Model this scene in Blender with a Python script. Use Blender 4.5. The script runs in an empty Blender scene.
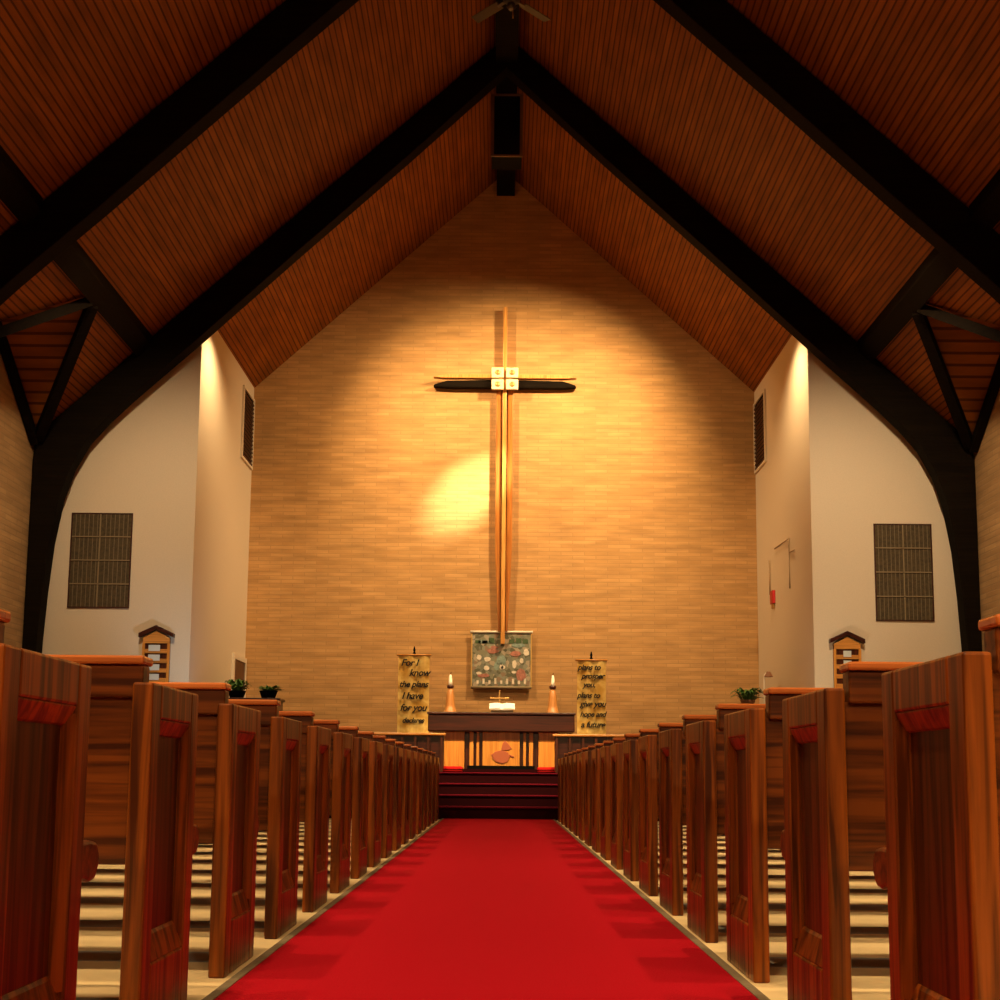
import bpy, bmesh, math, random
from mathutils import Vector, Matrix
random.seed(7)
PI = math.pi
S = bpy.context.scene
COL = S.collection

# ------------------------------------------------------------------ materials
def new_mat(name):
    m = bpy.data.materials.new(name); m.use_nodes = True
    nt = m.node_tree
    b = nt.nodes['Principled BSDF']
    return m, nt, b

def plain(name, col, rough=0.5, metal=0.0, bump=0.0, scale=40, var=0.0, spec=None):
    m, nt, b = new_mat(name)
    b.inputs['Base Color'].default_value = (*col, 1)
    b.inputs['Roughness'].default_value = rough
    b.inputs['Metallic'].default_value = metal
    if spec is not None: b.inputs['Specular IOR Level'].default_value = spec
    tc = nt.nodes.new('ShaderNodeTexCoord')
    n = nt.nodes.new('ShaderNodeTexNoise'); n.inputs['Scale'].default_value = scale; n.inputs['Detail'].default_value = 5
    nt.links.new(tc.outputs['Object'], n.inputs['Vector'])
    if var > 0:
        r = nt.nodes.new('ShaderNodeValToRGB')
        r.color_ramp.elements[0].position = 0.3; r.color_ramp.elements[1].position = 0.7
        r.color_ramp.elements[0].color = (*[c * (1 - var) for c in col], 1)
        r.color_ramp.elements[1].color = (*[min(1, c * (1 + var)) for c in col], 1)
        nt.links.new(n.outputs['Fac'], r.inputs['Fac']); nt.links.new(r.outputs['Color'], b.inputs['Base Color'])
    if bump > 0:
        bp = nt.nodes.new('ShaderNodeBump'); bp.inputs['Strength'].default_value = bump; bp.inputs['Distance'].default_value = 0.01
        nt.links.new(n.outputs['Fac'], bp.inputs['Height']); nt.links.new(bp.outputs['Normal'], b.inputs['Normal'])
    return m

def wood(name, dark, light, axis='Z', rough=0.35, scale=1.0, vary=0.25, coat=0.0, spec=0.5):
    """wood grain stretched along one local axis"""
    m, nt, b = new_mat(name)
    tc = nt.nodes.new('ShaderNodeTexCoord'); mp = nt.nodes.new('ShaderNodeMapping')
    st = {'X': (0.6, 14, 14), 'Y': (14, 0.6, 14), 'Z': (14, 14, 0.6)}[axis]
    mp.inputs['Scale'].default_value = [s * scale for s in st]
    oi = nt.nodes.new('ShaderNodeObjectInfo')
    ad = nt.nodes.new('ShaderNodeVectorMath'); ad.operation = 'ADD'
    cm = nt.nodes.new('ShaderNodeVectorMath'); cm.operation = 'SCALE'; cm.inputs['Scale'].default_value = 17
    nt.links.new(oi.outputs['Random'], cm.inputs[0])
    nt.links.new(tc.outputs['Object'], ad.inputs[0]); nt.links.new(cm.outputs[0], ad.inputs[1])
    nt.links.new(ad.outputs[0], mp.inputs['Vector'])
    n1 = nt.nodes.new('ShaderNodeTexNoise'); n1.inputs['Scale'].default_value = 2.6; n1.inputs['Detail'].default_value = 8; n1.inputs['Distortion'].default_value = 0.6
    nt.links.new(mp.outputs[0], n1.inputs['Vector'])
    r = nt.nodes.new('ShaderNodeValToRGB')
    r.color_ramp.elements[0].position = 0.38; r.color_ramp.elements[1].position = 0.62
    r.color_ramp.elements[0].color = (*dark, 1); r.color_ramp.elements[1].color = (*light, 1)
    nt.links.new(n1.outputs['Fac'], r.inputs['Fac'])
    hs = nt.nodes.new('ShaderNodeHueSaturation')
    mr = nt.nodes.new('ShaderNodeMapRange'); mr.inputs['To Min'].default_value = 1 - vary; mr.inputs['To Max'].default_value = 1 + vary
    nt.links.new(oi.outputs['Random'], mr.inputs['Value']); nt.links.new(mr.outputs[0], hs.inputs['Value'])
    nt.links.new(r.outputs['Color'], hs.inputs['Color']); nt.links.new(hs.outputs['Color'], b.inputs['Base Color'])
    b.inputs['Roughness'].default_value = rough
    b.inputs['Specular IOR Level'].default_value = spec
    b.inputs['Coat Weight'].default_value = coat; b.inputs['Coat Roughness'].default_value = 0.15
    bp = nt.nodes.new('ShaderNodeBump'); bp.inputs['Strength'].default_value = 0.15; bp.inputs['Distance'].default_value = 0.004
    nt.links.new(n1.outputs['Fac'], bp.inputs['Height']); nt.links.new(bp.outputs['Normal'], b.inputs['Normal'])
    return m

def bricks(name, c1, c2, mortar, bw, bh, ms, rough=0.8, bump=0.5, uv=True, vary=0.0, offset=0.5, specular=0.3):
    m, nt, b = new_mat(name)
    tc = nt.nodes.new('ShaderNodeTexCoord')
    br = nt.nodes.new('ShaderNodeTexBrick')
    br.inputs['Color1'].default_value = (*c1, 1); br.inputs['Color2'].default_value = (*c2, 1); br.inputs['Mortar'].default_value = (*mortar, 1)
    br.inputs['Scale'].default_value = 1; br.inputs['Brick Width'].default_value = bw; br.inputs['Row Height'].default_value = bh
    br.inputs['Mortar Size'].default_value = ms; br.inputs['Mortar Smooth'].default_value = 0.2; br.inputs['Bias'].default_value = 0.0
    br.offset = offset
    nt.links.new(tc.outputs['UV'], br.inputs['Vector'])
    n = nt.nodes.new('ShaderNodeTexNoise'); n.inputs['Scale'].default_value = 1.0; n.inputs['Detail'].default_value = 4
    mp = nt.nodes.new('ShaderNodeMapping'); mp.inputs['Scale'].default_value = (1.5, 9, 1)
    nt.links.new(tc.outputs['UV'], mp.inputs['Vector']); nt.links.new(mp.outputs[0], n.inputs['Vector'])
    hs = nt.nodes.new('ShaderNodeHueSaturation')
    mr = nt.nodes.new('ShaderNodeMapRange'); mr.inputs['From Min'].default_value = 0.3; mr.inputs['From Max'].default_value = 0.7
    mr.inputs['To Min'].default_value = 1 - vary; mr.inputs['To Max'].default_value = 1 + vary
    nt.links.new(n.outputs['Fac'], mr.inputs['Value']); nt.links.new(mr.outputs[0], hs.inputs['Value'])
    nt.links.new(br.outputs['Color'], hs.inputs['Color']); nt.links.new(hs.outputs['Color'], b.inputs['Base Color'])
    b.inputs['Roughness'].default_value = rough; b.inputs['Specular IOR Level'].default_value = specular
    bp = nt.nodes.new('ShaderNodeBump'); bp.inputs['Strength'].default_value = bump; bp.inputs['Distance'].default_value = 0.01; bp.invert = True
    nt.links.new(br.outputs['Fac'], bp.inputs['Height']); nt.links.new(bp.outputs['Normal'], b.inputs['Normal'])
    return m

M = {}
M['brick'] = bricks('tan_brick', (.58, .335, .13), (.50, .28, .10), (.47, .27, .105), .40, .066, .008, vary=.17, bump=.35)
M['brickside'] = bricks('tan_brick_side', (.50, .32, .14), (.42, .26, .11), (.40, .26, .12), .40, .078, .010, vary=.15)
M['deck'] = bricks('roof_decking', (.33, .105, .011), (.25, .075, .008), (.11, .032, .004), 60.0, .082, .011, rough=.6, bump=.6, vary=.25, specular=.15)
M['plaster'] = plain('white_plaster', (.76, .66, .50), .85, bump=.1, scale=60, var=.03)
M['beam'] = wood('dark_stained_beam', (.005, .003, .0015), (.009, .0055, .0025), 'X', rough=.75, vary=.1, spec=.06)
M['pew_v'] = wood('pew_wood_upright', (.062, .0135, .0017), (.30, .080, .0085), 'Z', rough=.34, vary=.18, coat=.06, spec=.28)
M['pew_h'] = wood('pew_wood_lengthwise', (.050, .0105, .0018), (.19, .048, .0065), 'X', rough=.34, vary=.18, coat=.06, spec=.28)
M['pew_in'] = wood('pew_inset_wood', (.040, .009, .0014), (.14, .036, .005), 'Z', rough=.4, vary=.2, spec=.25)
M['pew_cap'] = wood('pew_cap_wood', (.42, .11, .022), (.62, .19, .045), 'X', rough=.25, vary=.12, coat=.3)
M['mahog'] = wood('mahogany', (.026, .0045, .002), (.062, .011, .004), 'X', rough=.35, vary=.1)
M['mahog_v'] = wood('mahogany_upright', (.035, .008, .003), (.10, .022, .006), 'Z', rough=.35, vary=.1)
M['oak'] = wood('golden_oak', (.62, .24, .035), (.80, .36, .065), 'Z', rough=.4, vary=.06)
M['holder'] = wood('candle_holder_wood', (.34, .14, .035), (.46, .20, .05), 'Z', rough=.4, vary=.05)
M['oak_h'] = wood('golden_oak_rail', (.50, .20, .035), (.72, .32, .07), 'X', rough=.35, vary=.05)
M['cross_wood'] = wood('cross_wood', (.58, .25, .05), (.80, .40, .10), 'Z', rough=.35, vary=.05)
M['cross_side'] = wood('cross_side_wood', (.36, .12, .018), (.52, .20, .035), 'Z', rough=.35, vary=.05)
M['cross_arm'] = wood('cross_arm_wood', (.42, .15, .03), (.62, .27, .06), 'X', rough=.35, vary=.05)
M['carpet'] = plain('red_carpet', (.36, .002, .011), .95, bump=.35, scale=160, var=.10, spec=.1)
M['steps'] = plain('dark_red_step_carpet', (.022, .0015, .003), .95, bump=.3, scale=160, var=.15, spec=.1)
M['tread'] = plain('lit_tread_carpet', (.13, .004, .014), .95, bump=.3, scale=160, var=.15, spec=.1)  # step carpet coloured brighter, standing in for light on the tread edges
M['redfront'] = plain('bright_red_carpet_front', (.55, .012, .012), .95, bump=.3, scale=160, var=.15, spec=.1)
M['binding'] = plain('grey_carpet_binding', (.19, .15, .09), .7, scale=60, var=.2)
M['black'] = plain('matt_black', (.003, .003, .003), .8, spec=.08)
M['blackgloss'] = plain('gloss_black', (.008, .008, .009), .2)
M['grille'] = plain('olive_grille_cloth', (.075, .053, .022), .8, bump=.3, scale=25, var=.35)
M['grillebar'] = plain('pale_grille_bar', (.26, .20, .11), .6)
M['paper'] = plain('white_paper', (.88, .86, .80), .8)
M['card'] = plain('pale_card', (.66, .72, .70), .7)
M['cream'] = plain('cream_tile', (.85, .76, .48), .45, bump=.5, scale=30, var=.12)
M['gold'] = plain('gilt', (.75, .50, .16), .35, metal=.7)
M['brass'] = plain('brass', (.60, .36, .12), .3, metal=.9)
M['wax'] = plain('white_wax', (.90, .84, .68), .5)
M['ink'] = plain('black_ink', (.012, .010, .008), .8)
M['leaf'] = plain('green_leaf', (.05, .15, .02), .5, scale=20, var=.4)
M['metal'] = plain('grey_metal', (.10, .09, .08), .45, metal=.5)
M['blade'] = plain('brown_blade', (.045, .024, .014), .5)
M['alarm'] = plain('red_alarm', (.55, .01, .01), .35)
M['conduit'] = plain('tan_conduit', (.42, .28, .14), .5)
M['doorwood'] = wood('door_wood', (.05, .015, .006), (.12, .04, .015), 'Z', rough=.4)
M['shade'] = plain('brown_shade', (.25, .11, .05), .7)
M['speakerframe'] = plain('speaker_frame_wood', (.22, .13, .065), .5)
M['pinkrelief'] = plain('carved_relief', (.45, .12, .05), .6)

def banner_mat():
    m, nt, b = new_mat('gold_banner_cloth')
    tc = nt.nodes.new('ShaderNodeTexCoord'); n = nt.nodes.new('ShaderNodeTexNoise')
    n.inputs['Scale'].default_value = 5; n.inputs['Detail'].default_value = 3; n.inputs['Distortion'].default_value = 1
    nt.links.new(tc.outputs['Object'], n.inputs['Vector'])
    r = nt.nodes.new('ShaderNodeValToRGB'); e = r.color_ramp.elements
    e[0].position = .35; e[0].color = (.66, .36, .05, 1); e[1].position = .68; e[1].color = (.95, .70, .22, 1)
    nt.links.new(n.outputs['Fac'], r.inputs['Fac']); nt.links.new(r.outputs['Color'], b.inputs['Base Color'])
    b.inputs['Roughness'].default_value = .7
    return m
M['banner'] = banner_mat()

def tapestry_mat():
    m, nt, b = new_mat('woven_tapestry')
    tc = nt.nodes.new('ShaderNodeTexCoord')
    v = nt.nodes.new('ShaderNodeTexVoronoi'); v.inputs['Scale'].default_value = 17
    nt.links.new(tc.outputs['Object'], v.inputs['Vector'])
    bw = nt.nodes.new('ShaderNodeSeparateColor'); nt.links.new(v.outputs['Color'], bw.inputs[0])
    r = nt.nodes.new('ShaderNodeValToRGB'); r.color_ramp.interpolation = 'CONSTANT'
    cols = [(0, (.13, .13, .08)), (.22, (.24, .24, .16)), (.42, (.28, .20, .13)), (.55, (.19, .20, .15)), (.7, (.42, .36, .26)), (.85, (.27, .28, .21))]
    e = r.color_ramp.elements
    e[0].position = 0; e[0].color = (*cols[0][1], 1); e[1].position = cols[1][0]; e[1].color = (*cols[1][1], 1)
    for p, c in cols[2:]:
        k = e.new(p); k.color = (*c, 1)
    nt.links.new(bw.outputs[0], r.inputs['Fac']); nt.links.new(r.outputs['Color'], b.inputs['Base Color'])
    b.inputs['Roughness'].default_value = .9
    return m
M['tapestry'] = tapestry_mat()
M['t_white'] = plain('tapestry_white', (.80, .72, .58), .9, scale=30, var=.15)
M['t_green'] = plain('tapestry_green', (.07, .12, .05), .9, scale=30, var=.3)
M['t_pink'] = plain('tapestry_rose', (.42, .18, .13), .9, scale=30, var=.3)
M['t_teal'] = plain('tapestry_teal', (.24, .32, .27), .9, scale=30, var=.3)

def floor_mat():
    """pale stone floor in beige, the bluish shade under every pew row painted in as a band"""
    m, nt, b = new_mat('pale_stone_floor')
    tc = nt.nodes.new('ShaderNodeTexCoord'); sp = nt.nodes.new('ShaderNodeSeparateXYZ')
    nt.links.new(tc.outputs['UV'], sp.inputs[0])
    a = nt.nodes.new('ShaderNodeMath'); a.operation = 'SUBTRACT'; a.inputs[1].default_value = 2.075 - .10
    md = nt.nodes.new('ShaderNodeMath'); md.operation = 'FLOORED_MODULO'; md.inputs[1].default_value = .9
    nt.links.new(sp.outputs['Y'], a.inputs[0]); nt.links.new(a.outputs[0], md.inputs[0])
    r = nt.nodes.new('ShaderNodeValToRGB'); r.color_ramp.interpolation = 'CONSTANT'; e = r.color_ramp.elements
    e[0].position = 0; e[0].color = (.86, .70, .40, 1); e[1].position = .42; e[1].color = (.33, .36, .36, 1)  # grey-blue band: pew shade put into the floor colour
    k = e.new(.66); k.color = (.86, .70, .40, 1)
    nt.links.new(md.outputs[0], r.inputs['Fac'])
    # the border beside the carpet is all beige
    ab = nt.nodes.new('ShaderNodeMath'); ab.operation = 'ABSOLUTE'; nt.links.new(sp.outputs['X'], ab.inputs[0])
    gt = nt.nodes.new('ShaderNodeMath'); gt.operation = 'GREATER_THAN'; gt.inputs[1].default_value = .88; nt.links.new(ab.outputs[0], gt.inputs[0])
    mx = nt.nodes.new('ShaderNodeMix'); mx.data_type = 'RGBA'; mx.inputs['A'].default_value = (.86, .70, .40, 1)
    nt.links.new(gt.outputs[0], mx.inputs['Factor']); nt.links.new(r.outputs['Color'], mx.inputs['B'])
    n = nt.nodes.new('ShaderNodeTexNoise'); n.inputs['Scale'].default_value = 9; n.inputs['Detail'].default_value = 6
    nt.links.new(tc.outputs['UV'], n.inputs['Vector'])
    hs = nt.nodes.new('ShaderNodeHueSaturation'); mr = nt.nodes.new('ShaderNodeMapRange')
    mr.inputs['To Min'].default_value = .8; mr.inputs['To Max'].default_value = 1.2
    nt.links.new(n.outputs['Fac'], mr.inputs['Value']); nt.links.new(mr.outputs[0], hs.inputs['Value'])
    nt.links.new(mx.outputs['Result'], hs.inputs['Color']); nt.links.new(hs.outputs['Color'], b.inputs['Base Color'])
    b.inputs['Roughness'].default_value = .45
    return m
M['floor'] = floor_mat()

# ------------------------------------------------------------------ mesh building
class MB:
    def __init__(s): s.bm = bmesh.new(); s.uv = s.bm.loops.layers.uv.new('UVMap')
    def box(s, x0, x1, y0, y1, z0, z1):
        v = [s.bm.verts.new(p) for p in ((x0,y0,z0),(x1,y0,z0),(x1,y1,z0),(x0,y1,z0),(x0,y0,z1),(x1,y0,z1),(x1,y1,z1),(x0,y1,z1))]
        for f in ((0,3,2,1),(4,5,6,7),(0,1,5,4),(1,2,6,5),(2,3,7,6),(3,0,4,7)): s.bm.faces.new([v[i] for i in f])
        return s
    def bar(s, a, b, w, h, up=(0,0,1)):
        """rectangular bar from a to b; w sideways, h along up"""
        a, b = Vector(a), Vector(b); d = (b - a).normalized(); sd = d.cross(Vector(up)).normalized(); u = sd.cross(d)
        v = []
        for p in (a, b):
            for i, j in ((-1,-1),(1,-1),(1,1),(-1,1)): v.append(s.bm.verts.new(p + sd * (w/2*i) + u * (h/2*j)))
        for f in ((3,2,1,0),(4,5,6,7),(0,1,5,4),(1,2,6,5),(2,3,7,6),(3,0,4,7)): s.bm.faces.new([v[i] for i in f])
        return s
    def prism(s, pts, axis, a, b, smooth=False):
        """pts: 2D outline; extruded along axis from a to b"""
        def P(p, t): return {'X': (t, p[0], p[1]), 'Y': (p[0], t, p[1]), 'Z': (p[0], p[1], t)}[axis]
        A = [s.bm.verts.new(P(p, a)) for p in pts]; B = [s.bm.verts.new(P(p, b)) for p in pts]
        s.bm.faces.new(A); s.bm.faces.new(B[::-1])
        n = len(pts)
        for i in range(n):
            s.bm.faces.new((A[i], B[i], B[(i+1) % n], A[(i+1) % n]))
        return s
    def lathe(s, prof, c=(0,0,0), n=16, cap=True):
        rings = []
        for r, z in prof:
            rings.append([s.bm.verts.new((c[0] + r*math.cos(2*PI*i/n), c[1] + r*math.sin(2*PI*i/n), c[2] + z)) for i in range(n)])
        for k in range(len(rings)-1):
            for i in range(n):
                f = s.bm.faces.new((rings[k][i], rings[k][(i+1)%n], rings[k+1][(i+1)%n], rings[k+1][i])); f.smooth = True
        if cap: s.bm.faces.new(rings[0][::-1]); s.bm.faces.new(rings[-1])
        return s
    def tube(s, pts, r, n=8):
        pts = [Vector(p) for p in pts]; rings = []
        for i, p in enumerate(pts):
            d = (pts[min(i+1, len(pts)-1)] - pts[max(i-1, 0)]).normalized()
            u = d.cross(Vector((0.13, 0.31, 1)) if abs(d.z) < .95 else Vector((0,1,0.1))).normalized(); w = d.cross(u)
            rings.append([s.bm.verts.new(p + u*(r*math.cos(2*PI*k/n)) + w*(r*math.sin(2*PI*k/n))) for k in range(n)])
        for a, b in zip(rings, rings[1:]):
            for k in range(n):
                f = s.bm.faces.new((a[k], a[(k+1)%n], b[(k+1)%n], b[k])); f.smooth = True
        s.bm.faces.new(rings[0][::-1]); s.bm.faces.new(rings[-1])
        return s
    def poly(s, pts):
        s.bm.faces.new([s.bm.verts.new(p) for p in pts]); return s
    def build(s, name, mat, parent=None, bevel=0.0, seg=2, uvfn=None):
        bm = s.bm
        bmesh.ops.recalc_face_normals(bm, faces=bm.faces[:])
        if uvfn is None:
            def uvfn(co, no):
                ax = max(range(3), key=lambda i: abs(no[i]))
                return (co.y, co.z) if ax == 0 else ((co.x, co.z) if ax == 1 else (co.x, co.y))
        for f in bm.faces:
            for l in f.loops: l[s.uv].uv = uvfn(l.vert.co, f.normal)
        me = bpy.data.meshes.new(name); bm.to_mesh(me); bm.free()
        me.materials.append(M[mat] if isinstance(mat, str) else mat)
        o = bpy.data.objects.new(name, me); COL.objects.link(o)
        if parent is not None: o.parent = parent
        if bevel > 0:
            md = o.modifiers.new('bevel', 'BEVEL'); md.width = bevel; md.segments = seg; md.limit_method = 'ANGLE'; md.angle_limit = math.radians(40)
        return o

def tag(o, label, cat, group=None, kind=None):
    o['label'] = label; o['category'] = cat
    if group: o['group'] = group
    if kind: o['kind'] = kind
    return o
def thing(name, label, cat, loc=(0,0,0), group=None):
    o = bpy.data.objects.new(name, None); COL.objects.link(o); o.location = loc; o.empty_display_size = .1
    return tag(o, label, cat, group)
def struct(o, label=None, cat=None):
    o['kind'] = 'structure'
    if label: o['label'] = label
    if cat: o['category'] = cat
    return o
def copy_tree(o, parent=None):
    c = o.copy(); COL.objects.link(c)
    if parent is not None: c.parent = parent
    for ch in list(o.children): copy_tree(ch, c)
    return c

# ------------------------------------------------------------------ the building
WX = 6.57                      # inner face of the nave side walls
CX = 4.37                      # inner face of the chancel side walls
YF, YB = 17.42, 21.2           # white front walls, brick back wall
ZP = .64                       # chancel platform height
def roof(x): return 11.3 - .92 * abs(x)
YA, YA2 = 17.0, 17.25          # far arch
YN, YN2 = 12.78, 13.03         # nearer arch

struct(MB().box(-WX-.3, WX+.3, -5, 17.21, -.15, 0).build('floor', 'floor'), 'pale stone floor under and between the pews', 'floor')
pl = MB(); pl.box(-CX-.3, CX+.3, 18.11, YB+.2, -.15, ZP); pl.box(-WX-.3, WX+.3, 17.215, 18.105, -.15, -.001)
struct(pl.build('floor_chancel', 'steps'), 'raised chancel floor carpeted in dark red', 'floor')
struct(MB().box(-WX-.3, -WX, -5, YF+.2, 0, 7.0).build('wall_left', 'brickside'), 'tan brick side wall of the nave on the left', 'wall')
struct(MB().box(WX, WX+.3, -5, YF+.2, 0, 7.0).build('wall_right', 'brickside'), 'tan brick side wall of the nave on the right', 'wall')
struct(MB().prism([(-WX, 0), (WX, 0), (WX, roof(WX)), (0, roof(0)), (-WX, roof(WX))], 'Y', -5.3, -5).build('wall_rear', 'plaster'), 'plain wall behind the camera', 'wall')
struct(MB().prism([(-CX-.2, 0), (CX+.2, 0), (CX+.2, roof(CX+.2)), (0, roof(0)), (-CX-.2, roof(CX+.2))], 'Y', YB, YB+.3).build('wall_back', 'brick'),
       'tall tan brick gable wall behind the cross', 'wall')
for sgn, nm in ((-1, 'left'), (1, 'right')):
    xs = sorted((sgn*CX, sgn*WX))
    z = [roof(x) for x in xs]
    struct(MB().prism([(xs[0], 0), (xs[1], 0), (xs[1], z[1]), (xs[0], z[0])], 'Y', YF, YF+.2).build('wall_front_'+nm, 'plaster'),
           'white plaster wall facing the nave on the %s, with a grille' % nm, 'wall')
    xs = sorted((sgn*CX, sgn*(CX+.2)))
    z = [roof(x) for x in xs]
    struct(MB().prism([(xs[0], 0), (xs[1], 0), (xs[1], z[1]), (xs[0], z[0])], 'Y', YF+.2, YB).build('wall_chancel_'+nm, 'plaster'),
           'white plaster side wall of the chancel on the %s' % nm, 'wall')

# ceiling: two slopes of boarding with a small cross gable over the haunch in the far bay
PX, PY, PZ = 5.13, 15.1, roof(5.13)
QY, BY = 13.35, 16.98
def slope_uv(co, no):
    if abs(no.y) > abs(no.x) * .6 and abs(no.y) > .3 and abs(no.x) < .3: return (co.x, math.hypot(co.y - PY, co.z))
    return (co.y, math.hypot(co.x, co.z - 11.3))
cl = MB()
for sg in (-1, 1):
    zc = roof(PX); ze = roof(WX + .3); xe = WX + .3
    cl.poly([(0, -5.3, 11.3), (0, YB+.3, 11.3), (sg*PX, YB+.3, zc), (sg*PX, -5.3, zc)])
    zw = roof(WX)
    cl.poly([(sg*PX, -5.3, zc), (sg*PX, PY, zc), (sg*WX, QY, zw), (sg*WX, -5.3, zw)])
    cl.poly([(sg*PX, PY, zc), (sg*PX, YB+.3, zc), (sg*WX, YB+.3, zw), (sg*WX, BY, zw)])
    cl.poly([(sg*PX, PY, zc), (sg*(WX+.3), PY, zc), (sg*(WX+.3), QY, zw), (sg*WX, QY, zw)])
    cl.poly([(sg*PX, PY, zc), (sg*(WX+.3), PY, zc), (sg*(WX+.3), BY, zw), (sg*WX, BY, zw)])
struct(cl.build('ceiling', 'deck', uvfn=slope_uv), 'steep ceiling of narrow red-brown boards between the arches', 'ceiling')

# laminated arches
half = [(6.40, 0), (6.38, 1.6), (6.365, 2.4), (6.33, 3.05), (6.27, 3.75), (6.17, 4.36), (6.03, 4.81), (5.83, 5.19), (5.57, 5.50), (5.27, 5.80), (4.97, 6.08),
        (4.36, 6.64), (2.94, 7.99), (1.42, 9.41), (0, 10.78), (0, 11.27), (2.9, roof(2.9)-.03), (5.0, roof(5.0)-.03), (6.54, roof(6.54)-.03), (6.56, 4.9), (6.565, 0)]
def arch(y0, y1, label):
    t = thing('laminated_arch', label, 'arch', (0, y0, 0), 'dark laminated arches')
    for sg in (-1, 1):
        MB().prism([(sg*x, z) for x, z in half], 'Y', 0, y1-y0).build('arch_half', 'beam', t, bevel=.012)
    return t
arch(YA, YA2, 'dark timber arch at the chancel opening, its curved legs in front of white walls')
arch(YN, YN2, 'nearer dark timber arch cut off by the picture edges overhead')

# ridge beam, haunch purlins, valley rafters
tag(MB().prism([(-.16, 10.85), (.16, 10.85), (.16, 11.12), (0, 11.29), (-.16, 11.12)], 'Y', YN2, YA).build('ridge_beam', 'beam'), 'dark ridge beam between the two arches, carrying the fan', 'beam', 'ridge beams')
tag(MB().prism([(-.16, 10.85), (.16, 10.85), (.16, 11.12), (0, 11.29), (-.16, 11.12)], 'Y', YA2, YB).build('ridge_beam', 'beam'), 'dark ridge beam behind the far arch, over the chancel', 'beam', 'ridge beams')
tag(MB().prism([(-.16, 10.85), (.16, 10.85), (.16, 11.12), (0, 11.29), (-.16, 11.12)], 'Y', -5, YN).build('ridge_beam', 'beam'), 'dark ridge beam above the camera', 'beam', 'ridge beams')
ti = 0
for sg, side in ((-1, 'left'), (1, 'right')):
    for y0, y1, wh in ((YN2, YA, 'between the two arches'), (9.4, YN, 'in the bay nearest the camera')):
        xa, xb = 4.97, 5.16
        pts = [(sg*xa, roof(xa)-.01), (sg*xb, roof(xb)-.01), (sg*xb, roof(xb)-.16), (sg*xa, roof(xa)-.16)]
        ti += 1
        pr = tag(MB().prism(pts, 'Y', y0, y1).build('trim_%d' % ti, 'beam', bevel=.01), 'dark purlin low on the %s roof slope %s' % (side, wh), 'beam', 'purlins', 'structure')
        if y0 == YN2:
            a = Vector((sg*(PX+.05), PY, PZ-.15))
            MB().bar(a, (sg*(WX-.10), BY-.05, roof(WX)-.06), .13, .12).build('valley_rafter', 'beam', pr)
            MB().bar(a + Vector((sg*.02, -.09, 0)), (sg*(WX-.10), QY+.10, roof(WX)-.10), .13, .12).build('valley_rafter', 'beam', pr)
            MB().bar((sg*(WX-.06), PY+.05, PZ-.06), (sg*(WX-.06), BY-.05, roof(WX)-.12), .10, .12).build('verge_rafter', 'beam', pr)

# ------------------------------------------------------------------ carpet and steps
AX0, AX1 = -.765, .712
t = thing('aisle_carpet', 'long red carpet running up the middle aisle to the steps', 'carpet', (0, 0, 0))
MB().box(AX0, AX1, -2, 17.19, 0.001, .012).build('carpet_runner', 'carpet', t)
MB().box(AX0-.03, AX0, -2, 17.19, 0.001, .014).build('edge_binding', 'binding', t)
MB().box(AX1, AX1+.03, -2, 17.19, 0.001, .014).build('edge_binding', 'binding', t)
t = thing('chancel_steps', 'four dark red carpeted steps up to the altar', 'steps', (0, 17.22, 0))
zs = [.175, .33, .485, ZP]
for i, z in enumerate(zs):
    y0 = .295 * i
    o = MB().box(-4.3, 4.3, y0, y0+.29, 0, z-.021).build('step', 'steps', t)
    MB().box(-4.3, 4.3, y0-.022, y0+.29, z-.02, z).build('tread', 'tread', o, bevel=.006)

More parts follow.
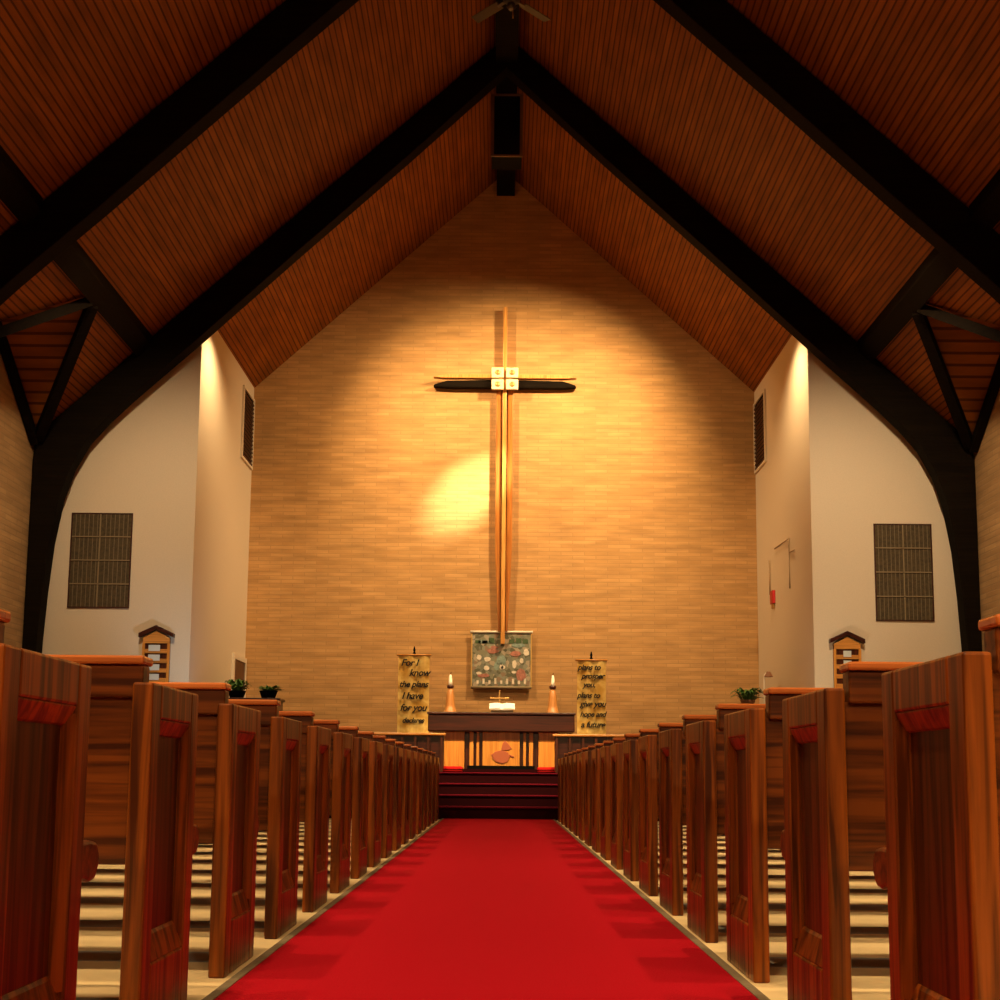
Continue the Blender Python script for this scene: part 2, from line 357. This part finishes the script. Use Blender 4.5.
# ------------------------------------------------------------------ pews
L = 4.55; TH = .05; DP = .455; HE = .83
def make_pew(sg, ce):
    """sg = +1: aisle end at x = 0, the pew runs towards +x; -1 mirrored"""
    def X(a, b): return tuple(sorted((sg*a, sg*b)))
    t = thing('pew', '', 'pew')
    for k, x0 in enumerate((0, L - TH)):
        fx = 0 if k == 0 else L                       # outer face
        ix = TH if k == 0 else L - TH
        d = 1 if k == 0 else -1
        f = MB()
        f.box(*X(fx, ix), 0, .078, 0, HE); f.box(*X(fx, ix), DP-.075, DP, 0, HE)
        f.box(*X(fx, ix), .078, DP-.075, HE-.085, HE); f.box(*X(fx, ix), .078, DP-.075, 0, .165)
        e = f.build('end_panel', 'pew_v', t, bevel=.006)
        p = MB(); p.box(*X(fx+d*.026, ix - d*.002), .07, DP-.067, .15, HE-.07)
        p.build('inset_panel', 'pew_in', e)
        if k == 0:
            # sloping sill and head mouldings round the recess
            y0, y1 = .078, DP-.075
            s1 = MB(); s1.prism([(sg*(.003), .165), (sg*.026, .165), (sg*.026, .235), (sg*.020, .225)], 'Y', y0, y1)
            s1.build('sill_moulding', 'pew_v', e, bevel=.003)
            s2 = MB(); s2.prism([(sg*(.003), HE-.085), (sg*.026, HE-.085), (sg*.026, HE-.125), (sg*.018, HE-.12)], 'Y', y0, y1)
            s2.build('head_moulding', 'pew_v', e, bevel=.003)
            s3 = MB()
            for ya, yb in ((y0, y0+.022), (y1, y1-.022)):
                s3.prism([(sg*.004, ya), (sg*.026, ya), (sg*.026, yb), (sg*.02, yb)], 'Z', .2, HE-.1)
            s3.build('side_moulding', 'pew_v', e)
    b = MB(); b.prism([(.045, .40), (.075, .40), (.072, .80), (.04, .80)], 'X', *X(.042, L-.042)); b.build('backrest', 'pew_h', t)
    c = MB(); c.box(*X(ce+.004, L-.036), .022, .082, .795, .874); c.build('top_rail', 'pew_h', t, bevel=.006)
    c = MB(); c.box(*X(ce, L-.03), .008, .096, .874, .895); c.build('cap_rail', 'pew_cap', t, bevel=.006)
    st = MB(); prof = [(.075, .395), (.57, .395), (.61, .385), (.645, .39), (.665, .415), (.665, .445), (.645, .468), (.60, .474), (.075, .452)]
    st.prism(prof, 'X', *X(.034, L-.034)); st.build('seat', 'pew_h', t, bevel=.008)
    r = MB(); r.box(*X(L*.5-.02, L*.5+.02), .10, .55, 0, .395); r.build('seat_support', 'pew_v', t)
    return t
ORD = ['first', 'second', 'third', 'fourth', 'fifth', 'sixth', 'seventh', 'eighth', 'ninth', 'tenth', 'eleventh', 'twelfth', 'thirteenth', 'fourteenth', 'fifteenth', 'sixteenth', 'seventeenth']
for sg, face, side, ce in ((-1, -.83, 'left', .028), (1, .768, 'right', .062)):
    proto = make_pew(sg, ce)
    for n in range(17):
        o = proto if n == 0 else copy_tree(proto)
        o.location = (face, 2.075 + .9*n, 0)
        if n == 0: lb = 'nearest pew on the %s of the red carpet, its panelled end filling the picture edge' % side
        elif n == 16: lb = 'last pew on the %s of the red carpet, the one beside the chancel steps' % side
        elif n < 9: lb = '%s pew from the camera on the %s of the red carpet' % (ORD[n], side)
        else: lb = '%s pew back from the chancel steps on the %s of the red carpet' % (ORD[16-n], side)
        tag(o, lb, 'pew', 'panelled wooden pews on the %s' % side)

# ------------------------------------------------------------------ altar and what stands on it
YAl = 18.62
t = thing('altar', 'golden oak altar with dark mahogany top slab above the steps', 'altar', (0, YAl, ZP))
MB().box(-1.0, 1.0, -.06, 1.0, 0, .05).build('predella', 'steps', t)
MB().box(-.80, .80, .10, .80, .05, .60).build('core', 'mahog_v', t)
MB().box(-.5, .5, .0, .12, .05, .10).build('plinth', 'black', t)
for x0, x1 in ((-.845, -.545), (.555, .855)): MB().box(x0, x1, .02, .82, .05, .60).build('side_panel', 'oak', t, bevel=.006)
MB().box(-.275, .275, .02, .10, .095, .60).build('front_panel', 'oak', t, bevel=.006)
for x0, x1 in ((-.47, -.41), (-.365, -.325), (.33, .37), (.415, .475)): MB().box(x0, x1, .03, .10, .095, .60).build('pilaster', 'oak', t, bevel=.006)
em = MB()          # carved emblem: a resting lamb with a banner over its back
em.prism([(-.13, .22), (-.08, .16), (.02, .13), (.10, .16), (.13, .23), (.10, .30), (.0, .33), (-.10, .30)], 'Y', .005, .022)
em.prism([(.0, .33), (.03, .44), (.06, .47), (.10, .43), (.16, .36), (.10, .33)], 'Y', .005, .022)
em.bar((-.14, .012, .25), (-.07, .012, .29), .012, .03); em.bar((.12, .012, .26), (.19, .012, .23), .012, .025)
em.prism([(-.09, .10), (-.04, .075), (.05, .075), (.09, .10)], 'Y', .005, .022)
em.build('carved_emblem', 'pinkrelief', t, bevel=.004)
MB().box(-1.085, 1.085, -.10, .95, .60, .85).build('apron', 'mahog', t, bevel=.015)
MB().box(-1.10, 1.10, -.12, .97, .85, .885).build('table_top', 'mahog', t, bevel=.008)
for x, w_, lb in ((-.745, .19, 'red kneeling cushion on the chancel floor at the left foot of the altar'), (.72, .19, 'red kneeling cushion on the chancel floor at the right foot of the altar')):
    c = thing('kneeling_cushion', lb, 'cushion', (x, 18.42, ZP), 'kneeling cushions')
    MB().box(-w_, w_, -.10, .10, 0, .085).build('pad', 'redfront', c, bevel=.03, seg=3)
    MB().box(-w_-.004, w_+.004, -.104, .104, .035, .045).build('piping', 'steps', c, bevel=.004)
ZT = ZP + .885
bk = thing('open_book', 'white open book propped in the middle of the altar', 'book', (.01, YAl+.05, ZT))
MB().prism([(-.01, 0.0), (.20, 0.0), (.20, .05)], 'X', -.17, .17).build('book_rest', 'mahog', bk)
for sg in (-1, 1):
    pg = MB(); pts = [(.0, .035), (sg*.05, .052), (sg*.12, .05), (sg*.19, .042), (sg*.19, .030), (0, .020)]
    b_ = pg.prism(pts, 'Y', 0, .27).build('page_block', 'paper', bk); b_.rotation_euler = (math.radians(20), 0, 0); b_.location = (0, -.05, .018)
cr = thing('altar_cross', 'small brass cross standing behind the open book on the altar', 'cross', (-.03, YAl+.6, ZT))
MB().lathe([(.07, 0), (.07, .015), (.03, .03), (.012, .06)], n=16).build('base', 'brass', cr)
MB().box(-.011, .011, -.011, .011, .05, .37).box(-.15, .15, -.012, .012, .235, .265).build('cross_body', 'brass', cr, bevel=.003)
for x, lb in ((-.775, 'white candle in a turned wooden holder on the left end of the altar'), (.775, 'white candle in a turned wooden holder on the right end of the altar')):
    c = thing('candlestick', lb, 'candlestick', (x, YAl+.3, ZT), 'altar candlesticks')
    MB().lathe([(.10, 0), (.10, .025), (.085, .04), (.07, .12), (.062, .25), (.05, .33), (.03, .37)], n=20).build('holder', 'holder', c)
    MB().lathe([(.028, .37), (.05, .385), (.055, .42), (.028, .425)], n=16).build('drip_cup', 'mahog', c)
    MB().lathe([(.03, .42), (.029, .48), (.022, .55), (.012, .585)], n=14).build('candle', 'wax', c)
    MB().tube([(0, 0, .58), (.003, 0, .605), (.008, 0, .62)], .005, 6).build('wick', 'black', c)

# communion rails
for sg, side, x0 in ((-1, 'left', .80), (1, 'right', .745)):
    t = thing('communion_rail', 'low wooden rail with balusters on the %s of the altar steps' % side, 'rail', (0, 18.2, ZP), 'communion rails')
    xs = sorted((sg*x0, sg*4.25))
    MB().box(xs[0], xs[1], -.06, .06, .525, .56).build('top_rail', 'oak_h', t, bevel=.01)
    MB().box(xs[0]+.03, xs[1]-.03, -.03, .03, .03, .10).build('bottom_rail', 'mahog', t, bevel=.005)
    MB().box(xs[0]+.03, xs[1]-.03, .015, .03, .10, .525).build('back_panel', 'mahog', t)
    k = 0
    x = x0 + .06
    while x < 4.2:
        MB().box(sg*x-.02, sg*x+.02, -.035, .012, .0, .525).build('baluster', 'mahog_v', t, bevel=.005)
        x += .19; k += 1

# ------------------------------------------------------------------ cross on the back wall
t = thing('wall_cross', 'tall wooden cross with a pale tiled centre on the brick back wall', 'cross', (.012, 21.03, 2.80))
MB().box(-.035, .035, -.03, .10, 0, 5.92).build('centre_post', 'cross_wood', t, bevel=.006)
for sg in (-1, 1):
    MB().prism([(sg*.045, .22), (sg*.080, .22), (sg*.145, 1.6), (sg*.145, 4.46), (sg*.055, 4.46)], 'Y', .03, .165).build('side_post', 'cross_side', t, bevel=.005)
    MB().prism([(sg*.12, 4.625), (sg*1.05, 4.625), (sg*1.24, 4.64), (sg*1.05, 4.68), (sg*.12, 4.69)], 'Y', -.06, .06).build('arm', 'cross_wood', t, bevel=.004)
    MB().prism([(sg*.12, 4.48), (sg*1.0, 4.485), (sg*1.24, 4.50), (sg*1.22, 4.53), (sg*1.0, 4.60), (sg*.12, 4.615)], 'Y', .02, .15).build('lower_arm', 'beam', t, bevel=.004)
MB().box(-.11, .11, .10, .169, 4.30, 4.56).build('wall_bracket', 'mahog', t)
for i in (-1, 1):
    for j in (-1, 1):
        q = MB(); cx_, cz_ = i*.125, 4.60 + j*.105
        q.box(cx_-.105, cx_+.105, -.12, -.065, cz_-.09, cz_+.09)
        o = q.build('centre_tile', 'cream', t, bevel=.008)
        MB().lathe([(.05, 0), (.045, .012), (.02, .022)], n=10).build('relief', 'gold', o)
        r_ = o.children[0]; r_.rotation_euler = (PI/2, 0, 0); r_.location = (cx_, -.118, cz_)

# tapestry
t = thing('tapestry', 'square green and cream woven hanging on the wall above the altar', 'tapestry', (-.007, 21.13, 2.05))
MB().box(-.50, .50, -.012, .0, .03, .95).build('cloth', 'tapestry', t)
MB().tube([(-.53, -.015, .965), (.53, -.015, .965)], .022, 10).build('hanging_rod', 'wax', t)
MB().tube([(-.51, -.015, .02), (.51, -.015, .02)], .025, 10).build('bottom_rod', 'grillebar', t)
MB().box(-.515, -.495, -.016, .004, .03, .95).box(.495, .515, -.016, .004, .03, .95).build('side_border', 'gold', t)
def blobs(name, mat, lst):
    for x, z, rx, rz in lst:
        MB().prism([(x + rx*math.cos(a*PI/4+.2)*random.uniform(.8, 1.15), z + rz*math.sin(a*PI/4+.2)*random.uniform(.8, 1.15)) for a in range(8)], 'Y', -.018, -.011).build(name, mat, t)
blobs('cream_figure', 't_white', [(-.38, .53, .05, .05), (-.24, .50, .06, .045), (-.25, .35, .05, .045), (.0, .38, .035, .06), (.03, .36, .04, .03), (.22, .42, .045, .07), (.34, .48, .035, .05), (.22, .28, .05, .025), (.42, .62, .05, .07), (-.38, .26, .05, .03)])
blobs('rose_figure', 't_pink', [(-.15, .64, .10, .04), (.25, .60, .10, .05), (-.30, .22, .12, .03), (.33, .24, .09, .10), (-.12, .70, .07, .03)])
blobs('teal_figure', 't_teal', [(.0, .48, .09, .09), (-.08, .38, .05, .08), (.28, .74, .12, .04), (-.30, .80, .12, .03)])
for k in range(9):
    x = -.40 + k*.1
    MB().box(x-.018, x+.018, -.018, -.011, .08, .08 + random.choice((.06, .09, .10))).build('lower_border_figure', 't_white', t)
for k in range(8):
    x = -.40 + k*.115
    if k in (3, 4): continue
    MB().box(x-.045, x+.045, -.018, -.011, .77, .77 + random.choice((.05, .07, .09))).build('upper_border_figure', 't_green', t)

# lettered banners on floor stands
def text_mesh(name, s, x, z, size, parent, y=-.02, align='CENTER'):
    cu = bpy.data.curves.new(name, 'FONT'); cu.body = s; cu.size = size; cu.align_x = align; cu.extrude = .002; cu.offset = .0035; cu.shear = .3; cu.space_character = .95
    tmp = bpy.data.objects.new(name, cu); COL.objects.link(tmp)
    bpy.context.view_layer.update()
    me = bpy.data.meshes.new_from_object(tmp.evaluated_get(bpy.context.evaluated_depsgraph_get()))
    bpy.data.objects.remove(tmp)
    me.name = name; me.materials.clear(); me.materials.append(M['ink'])
    o = bpy.data.objects.new(name, me); COL.objects.link(o); o.parent = parent
    o.rotation_euler = (PI/2, 0, 0); o.location = (x, y, z)
    return o
def banner(x, y, w, z0, z1, lines, label, tilt):
    t = thing('banner_stand', label, 'banner', (x, y, ZP), 'gold banners beside the altar')
    a, b_ = z0-ZP, z1-ZP
    c = MB()
    N = 12
    for k in range(N):
        xa = -w/2 + w*k/N; xb = -w/2 + w*(k+1)/N
        ya = .012*math.sin(k*1.1); yb = .012*math.sin((k+1)*1.1)
        v = [c.bm.verts.new(p) for p in ((xa, ya, a), (xb, yb, a), (xb, yb, b_), (xa, ya, b_), (xa, ya+.006, a), (xb, yb+.006, a), (xb, yb+.006, b_), (xa, ya+.006, b_))]
        for f in ((0,1,2,3), (5,4,7,6), (3,2,6,7), (1,0,4,5)): c.bm.faces.new([v[i] for i in f])
    bmesh.ops.remove_doubles(c.bm, verts=c.bm.verts[:], dist=1e-5)
    cl_ = c.build('banner_cloth', 'banner', t)
    for (s, dx, z, sz) in lines: text_mesh('lettering', s, dx, z-ZP, sz, cl_)
    MB().tube([(-w/2-.03, 0, b_+.015), (w/2+.03, 0, b_+.015)], .016, 10).build('crossbar', 'oak_h', t)
    MB().tube([(0, .05, .03), (0, .05, b_+.03)], .016, 10).build('pole', 'brass', t)
    MB().lathe([(.02, 0), (.03, .02), (.014, .05), (.022, .08), (.006, .14)], (0, .05, b_+.02), 12).build('finial', 'black', t)
    MB().lathe([(.20, 0), (.20, .02), (.05, .04), (.02, .10)], (0, .05, 0), 20).build('base', 'brass', t)
    return t
banner(-1.41, 20.0, .50, 1.20, 2.49, [('For I', -.07, 2.33, .15), ('know', .09, 2.17, .15), ('the plans', .0, 1.99, .135), ('I have', -.02, 1.80, .15), ('for you', .0, 1.61, .15), ('declares', .0, 1.42, .11)],
       'gold banner with six lines of black script on the left of the altar', 0)
banner(1.44, 20.0, .46, 1.20, 2.43, [('plans to', -.04, 2.29, .12), ('prosper', .02, 2.15, .12), ('you,', -.04, 2.01, .12), ('plans to', -.05, 1.84, .12), ('give you', .02, 1.70, .13), ('hope and', .02, 1.54, .115), ('a future', .02, 1.37, .13)],
       'gold banner with seven lines of black script on the right of the altar', 0)

# ------------------------------------------------------------------ hymn boards
def hymn_board(x, rows, label):
    t = thing('hanging_hymn_board', label, 'hymn board', (x, YF, 1.45), 'hymn boards')
    MB().prism([(-.19, 0), (.19, 0), (.19, 1.02), (0, 1.12), (-.19, 1.02)], 'Y', -.04, -.003).build('back_board', 'mahog_v', t, bevel=.004)
    MB().prism([(-.245, 1.02), (0, 1.135), (.245, 1.02), (.245, 1.08), (0, 1.195), (-.245, 1.08)], 'Y', -.09, -.003).build('gable_cap', 'mahog', t, bevel=.004)
    MB().prism([(-.185, .94), (.185, .94), (.185, 1.015), (0, 1.115), (-.185, 1.015)], 'Y', -.06, -.04).build('tympanum', 'oak_h', t, bevel=.004)
    for sg in (-1, 1): MB().box(sg*.175-.018, sg*.175+.018, -.06, -.041, 0, .94).build('stile', 'oak', t, bevel=.003)
    for k in range(7):
        z = .80 - k*.135
        MB().box(-.156, .156, -.062, -.041, z, z+.06).build('slat', 'oak_h', t, bevel=.003)
    for k in rows:
        z = .80 - k*.135 + .03
        x0, x1 = (-.10, .06) if len(rows) > 2 else (-.06, .05)
        MB().box(x0, x1, -.072, -.0625, z, z+.085).build('number_card', 'card', t)
    return t
hymn_board(-4.83, (0, 1, 2, 3), 'gabled wooden hymn board with four pale cards on the left white wall')
hymn_board(4.82, (0, 1), 'gabled wooden hymn board with two small cards on the right white wall')

# grilles in the white walls
def grille(x0, x1, z0, z1, mull, label):
    t = thing('wall_grille', label, 'grille', ((x0+x1)/2, YF, z0), 'large grilles in the white front walls')
    w, h = (x1-x0)/2, z1-z0
    MB().box(-w, w, -.012, -.002, 0, h).build('grille_cloth', 'grille', t)
    f = MB(); f.box(-w-.004, -w+.012, -.02, -.002, -.004, h+.004).box(w-.012, w+.004, -.02, -.002, -.004, h+.004).box(-w+.012, w-.012, -.02, -.002, -.004, .012).box(-w+.012, w-.012, -.02, -.002, h-.012, h+.004)
    f.build('frame', 'mahog', t)
    for k in (1, 2, 3): MB().box(-w+.012, w-.012, -.026, -.013, h*k/4-.008, h*k/4+.008).build('cross_bar', 'grillebar', t)
    MB().box(mull-.008, mull+.008, -.026, -.013, .01, h-.012).build('mullion', 'grillebar', t)
    s_ = MB()
    for k in range(1, 14):
        xx = -w + 2*w*k/14
        if abs(xx-mull) > .03: s_.box(xx-.004, xx+.004, -.018, -.0125, .01, h-.012)
    s_.build('slats', 'binding', t)
    return t
grille(-6.11, -5.25, 2.89, 4.24, -.02, 'dark divided grille in the white wall on the left')
grille(5.25, 6.06, 2.80, 4.18, .0, 'dark divided grille in the white wall on the right')

# narrow louvres on the chancel side walls
for sg, side in ((-1, 'left'), (1, 'right')):
    t = thing('louvre_vent', 'tall narrow dark louvre high on the %s chancel wall' % side, 'vent', (sg*CX, 20.7, 5.84), 'tall louvres')
    def X(a, b): return tuple(sorted((-sg*a, -sg*b)))
    MB().box(*X(.002, .012), -.40, .40, 0, 1.16).build('backing', 'black', t)
    f = MB().box(*X(.002, .035), -.45, -.40, -.04, 1.2).box(*X(.002, .035), .40, .45, -.04, 1.2).box(*X(.002, .035), -.40, .40, -.04, 0).box(*X(.002, .035), -.40, .40, 1.16, 1.2)
    f.build('frame', 'plaster', t)
    for k in range(16):
        z = .03 + k*.07
        MB().bar((-sg*.022, -.4, z), (-sg*.022, .4, z), .035, .008, up=(sg*.6, 0, 1)).build('louvre_blade', 'doorwood', t)

# door in the left chancel wall
d = thing('door_1', 'dark wooden door in the left chancel wall by the corner', 'door', (-CX, 20.63, ZP)); d['kind'] = 'structure'
MB().box(.002, .03, -.42, .42, 0, 1.80).build('door_leaf', 'doorwood', d, bevel=.004)
MB().box(.002, .045, -.50, -.42, 0, 1.88).box(.002, .045, .42, .50, 0, 1.88).box(.002, .045, -.42, .42, 1.80, 1.88).build('door_frame', 'plaster', d)

# fire alarm and its conduit on the right chancel wall
t = thing('mounted_alarm_bell', 'small red alarm sounder on the right chancel wall', 'alarm', (CX, 19.9, 3.37))
MB().box(-.05, 0, -.09, .09, 0, .21).build('body', 'alarm', t, bevel=.005)
MB().box(-.045, 0, -.05, .05, -.08, -.002).build('call_point', 'brass', t, bevel=.01)
tag(MB().tube([(CX-.014, 20.15, 3.55), (CX-.014, 20.15, 4.12)], .011, 6).tube([(CX-.014, 19.75, 4.24), (CX-.014, 18.75, 4.22), (CX-.014, 18.75, 3.45)], .011, 6).tube([(CX-.014, 18.74, 4.0), (CX-.014, 18.4, 3.98)], .011, 6).build('cable_conduit', 'conduit'),
    'thin tan conduit bent above the red alarm', 'conduit')

# ------------------------------------------------------------------ plants and small furniture in the chancel corners
def leaves(parent, n, spread, up, name='foliage'):
    b = MB()
    for k in range(n):
        a = random.uniform(0, 2*PI); r0 = random.uniform(0, spread*.35); ln = random.uniform(.6, 1)*spread; h = random.uniform(.3, 1)*up
        d_ = Vector((math.cos(a), math.sin(a), 0)); sd = Vector((-d_.y, d_.x, 0)); w = random.uniform(.018, .032)
        p = [d_*r0 + Vector((0, 0, 0)), d_*(r0+ln*.4) + Vector((0, 0, h*.8)), d_*(r0+ln*.75) + Vector((0, 0, h)), d_*(r0+ln) + Vector((0, 0, h*.75))]
        ws = [w*.4, w, w*.8, .001]
        L_ = [b.bm.verts.new(q + sd*x) for q, x in zip(p, ws)]; R_ = [b.bm.verts.new(q - sd*x + Vector((0, 0, .004))) for q, x in zip(p, ws)]
        for i in range(3): b.bm.faces.new((L_[i], R_[i], R_[i+1], L_[i+1]))
    return b.build(name, 'leaf', parent)
t = thing('planter_cabinet', 'dark cabinet in the left chancel corner below the plants', 'cabinet', (-3.83, 19.3, ZP))
MB().box(-.42, .42, -.22, .22, .04, 1.06).build('body', 'mahog_v', t, bevel=.008)
MB().box(-.45, .45, -.25, .25, 1.06, 1.10).build('top', 'mahog', t, bevel=.006)
MB().box(-.38, .38, -.20, .20, 0, .04).build('plinth', 'black', t)
for sg in (-1, 1): 
    o = MB().box(sg*.205-.19, sg*.205+.19, -.24, -.222, .10, 1.02).build('door', 'mahog_v', t, bevel=.005)
    MB().lathe([(.014, 0), (.016, .015), (.008, .02)], n=10).build('knob', 'brass', o)
    k_ = o.children[0]; k_.rotation_euler = (PI/2, 0, 0); k_.location = (sg*.04, -.24, .56)
for x, lb in ((-4.09, 'bushy green plant in a black pot at the left end of the dark cabinet'), (-3.60, 'low green plant in a black pot at the right end of the dark cabinet')):
    t = thing('potted_plant', lb, 'plant', (x, 19.3, ZP+1.10), 'plants in the left chancel corner')
    MB().lathe([(.10, 0), (.14, .11), (.15, .12), (.13, .12), (.12, .10)], n=18).build('pot', 'black', t)
    f_ = leaves(t, 70, .19, .20 if x < -3.8 else .10); f_.location = (0, 0, .10)
t = thing('plant_stand', 'slim dark pedestal under the fern in the right chancel corner', 'pedestal', (3.78, 19.2, ZP))
MB().lathe([(.18, 0), (.18, .03), (.06, .06), (.045, .4), (.06, .88), (.15, .96), (.16, 1.0)], n=20).build('pedestal', 'mahog_v', t)
t = thing('potted_fern', 'arching green fern in a brown pot on the right pedestal', 'fern', (3.78, 19.2, ZP+1.0))
MB().lathe([(.08, 0), (.11, .12), (.12, .14), (.10, .14), (.09, .12)], n=18).build('pot', 'shade', t)
f_ = leaves(t, 80, .24, .22); f_.location = (0, 0, .11)
t = thing('floor_lamp', 'slender pale floor lamp with a small brown shade against the right chancel wall', 'lamp', (4.12, 19.6, ZP))
MB().lathe([(.13, 0), (.13, .02), (.03, .04)], n=18).build('base', 'brass', t)
MB().tube([(0, 0, .03), (0, 0, 1.5), (.01, 0, 1.56), (.05, 0, 1.60)], .012, 8).build('pole', 'wax', t)
MB().lathe([(.03, .08), (.075, 0)], (.07, 0, 1.53), 16, cap=False).build('lamp_shade', 'shade', t)

# ------------------------------------------------------------------ hanging loudspeaker, ceiling fan
t = thing('hanging_speaker', 'tall black loudspeaker hung from the ridge behind the far arch', 'speaker', (.01, 17.85, 9.85))
MB().box(-.225, .225, 0, .40, 0, 1.0).build('cabinet', 'black', t, bevel=.01)
MB().box(-.19, .19, -.012, .0, .03, .97).build('grille', 'blackgloss', t)
MB().box(-.24, -.195, -.025, .0, 0, 1.0).box(.195, .24, -.025, .0, 0, 1.0).box(-.195, .195, -.025, .0, 0, .03).box(-.195, .195, -.025, .0, .97, 1.0).build('front_frame', 'speakerframe', t)
MB().box(-.10, -.06, .15, .19, 1.0, 1.05).box(.06, .10, .15, .19, 1.0, 1.05).build('hanger', 'black', t)
t = thing('ceiling_fan', 'ceiling fan hanging from the ridge at the top edge of the picture', 'fan', (.05, 14.5, 10.85))
MB().lathe([(.07, 0), (.06, -.06), (.02, -.10)], n=16).build('canopy', 'metal', t)
MB().tube([(0, 0, -.08), (0, 0, -.52)], .014, 8).build('downrod', 'metal', t)
MB().lathe([(.03, -.50), (.11, -.53), (.13, -.60), (.10, -.68), (.05, -.72)], n=20).build('motor_housing', 'metal', t)
MB().lathe([(.05, -.72), (.06, -.76), (.03, -.80)], n=16).build('switch_cup', 'metal', t)
MB().tube([(.02, -.03, -.79), (.02, -.03, -.93)], .006, 6).build('pull_chain', 'brass', t)
for k in range(4):
    a = math.radians(45 + 90*k)
    o = MB().box(.20, .66, -.065, .065, -.005, .005).build('blade', 'blade', t, bevel=.003)
    o.rotation_euler = (math.radians(12), 0, a); o.location = (0, 0, -.64)
    MB().box(.09, .24, -.02, .02, -.012, -.004).build('blade_arm', 'metal', o)

# ------------------------------------------------------------------ lights
WARM = (1.0, .66, .32)
def spot(name, loc, tgt, power, angle, blend, radius=.08, col=WARM):
    l = bpy.data.lights.new(name, 'SPOT'); l.energy = power; l.spot_size = math.radians(angle); l.spot_blend = blend; l.shadow_soft_size = radius; l.color = col
    o = bpy.data.objects.new(name, l); COL.objects.link(o); o.location = loc
    o.rotation_euler = (Vector(tgt) - Vector(loc)).to_track_quat('-Z', 'Y').to_euler()
    return o
def point(name, loc, power, radius=.1, col=WARM):
    l = bpy.data.lights.new(name, 'POINT'); l.energy = power; l.shadow_soft_size = radius; l.color = col
    o = bpy.data.objects.new(name, l); COL.objects.link(o); o.location = loc
    return o
# spotlights on the back of the far arch, aimed at the cross
spot('cross_spotlight', (2.66, 17.62, 8.62), (-.62, YB, 5.42), 6000, 13, 1.0, .05, (1, .86, .60))
spot('cross_spotlight', (2.66, 17.62, 8.62), (-.1, YB, 5.2), 2300, 95, 1.0, .06)
spot('cross_spotlight', (-2.66, 17.62, 8.62), (.3, YB, 5.4), 1500, 85, 1.0, .06)
# spotlights on the nearer arch, aimed at the altar, the banners and the white walls
spot('altar_spotlight', (2.5, 13.2, 8.0), (.3, 18.6, 1.2), 3800, 24, .7, .08)
spot('altar_spotlight', (-2.5, 13.2, 8.0), (-.3, 18.6, 1.2), 3000, 24, .7, .08)
for sg in (-1, 1):
    spot('wall_downlight', (sg*3.75, 17.75, 7.35), (sg*4.3, 18.4, 2.0), 340, 115, 1.0, .08)
    spot('wall_spotlight', (sg*4.2, 13.25, 6.9), (sg*4.8, YF, 1.9), 640 if sg < 0 else 840, 96, 1.0, .10, (1, .70, .40))
# added unseen fill spots behind the last pews, brightening the foot of the white walls
spot('wall_foot_fill', (-3.5, 15.95, 1.1), (-4.42, YF, 2.3), 50, 52, 1.0, .05, (.72, .88, 1.0))
spot('wall_foot_fill', (3.5, 15.95, 1.1), (4.42, YF, 2.3), 44, 52, 1.0, .05, (1, .82, .55))
# added unseen fill spots behind the camera, lighting the pew sides that face it
for sg in (-1, 1):
    spot('rear_fill', (sg*1.6, -3.4, 4.2), (sg*1.9, 6.0, .3), 480 if sg < 0 else 620, 62, 1.0, .12)
# nave downlights along the ridge and over the pews
for y in (-2.5, 1.5, 5.5, 9.5):
    for sg in (-1, 1):
        spot('aisle_downlight', (-1.7 if sg < 0 else .7, y, 8.9), (.2, y+1.6, 0), 900 if sg < 0 else 330, 76, 1.0, .16)
for y in (-.5, 2.0, 4.5, 7.0, 9.5, 12.0, 14.5):
    for sg in (-1, 1):
        spot('pew_downlight', (sg*3.3, y, 7.4), (sg*3.3, y+.15, 0), 1250 if sg < 0 else 1500, 58, .8, .07)

# ------------------------------------------------------------------ world, camera
w = bpy.data.worlds.new('World'); S.world = w; w.use_nodes = True
w.node_tree.nodes['Background'].inputs[0].default_value = (.02, .015, .01, 1)
w.node_tree.nodes['Background'].inputs[1].default_value = 0.05
cam = bpy.data.cameras.new('Camera'); cam.sensor_width = 36; cam.lens = 45.0; cam.shift_y = .12; cam.clip_start = .05; cam.clip_end = 100
co = bpy.data.objects.new('Camera', cam); COL.objects.link(co)
R = Matrix.Rotation(math.radians(.1), 4, 'Z') @ Matrix.Rotation(PI/2 + math.radians(7.02), 4, 'X') @ Matrix.Rotation(math.radians(.5), 4, 'Z')
co.matrix_world = Matrix.Translation((0, 0, .62)) @ R
S.camera = co
S.view_settings.view_transform = 'Standard'; S.view_settings.look = 'None'; S.view_settings.gamma = 1; S.view_settings.exposure = 0.0
try: S.view_settings.use_curve_mapping = False
except Exception: pass
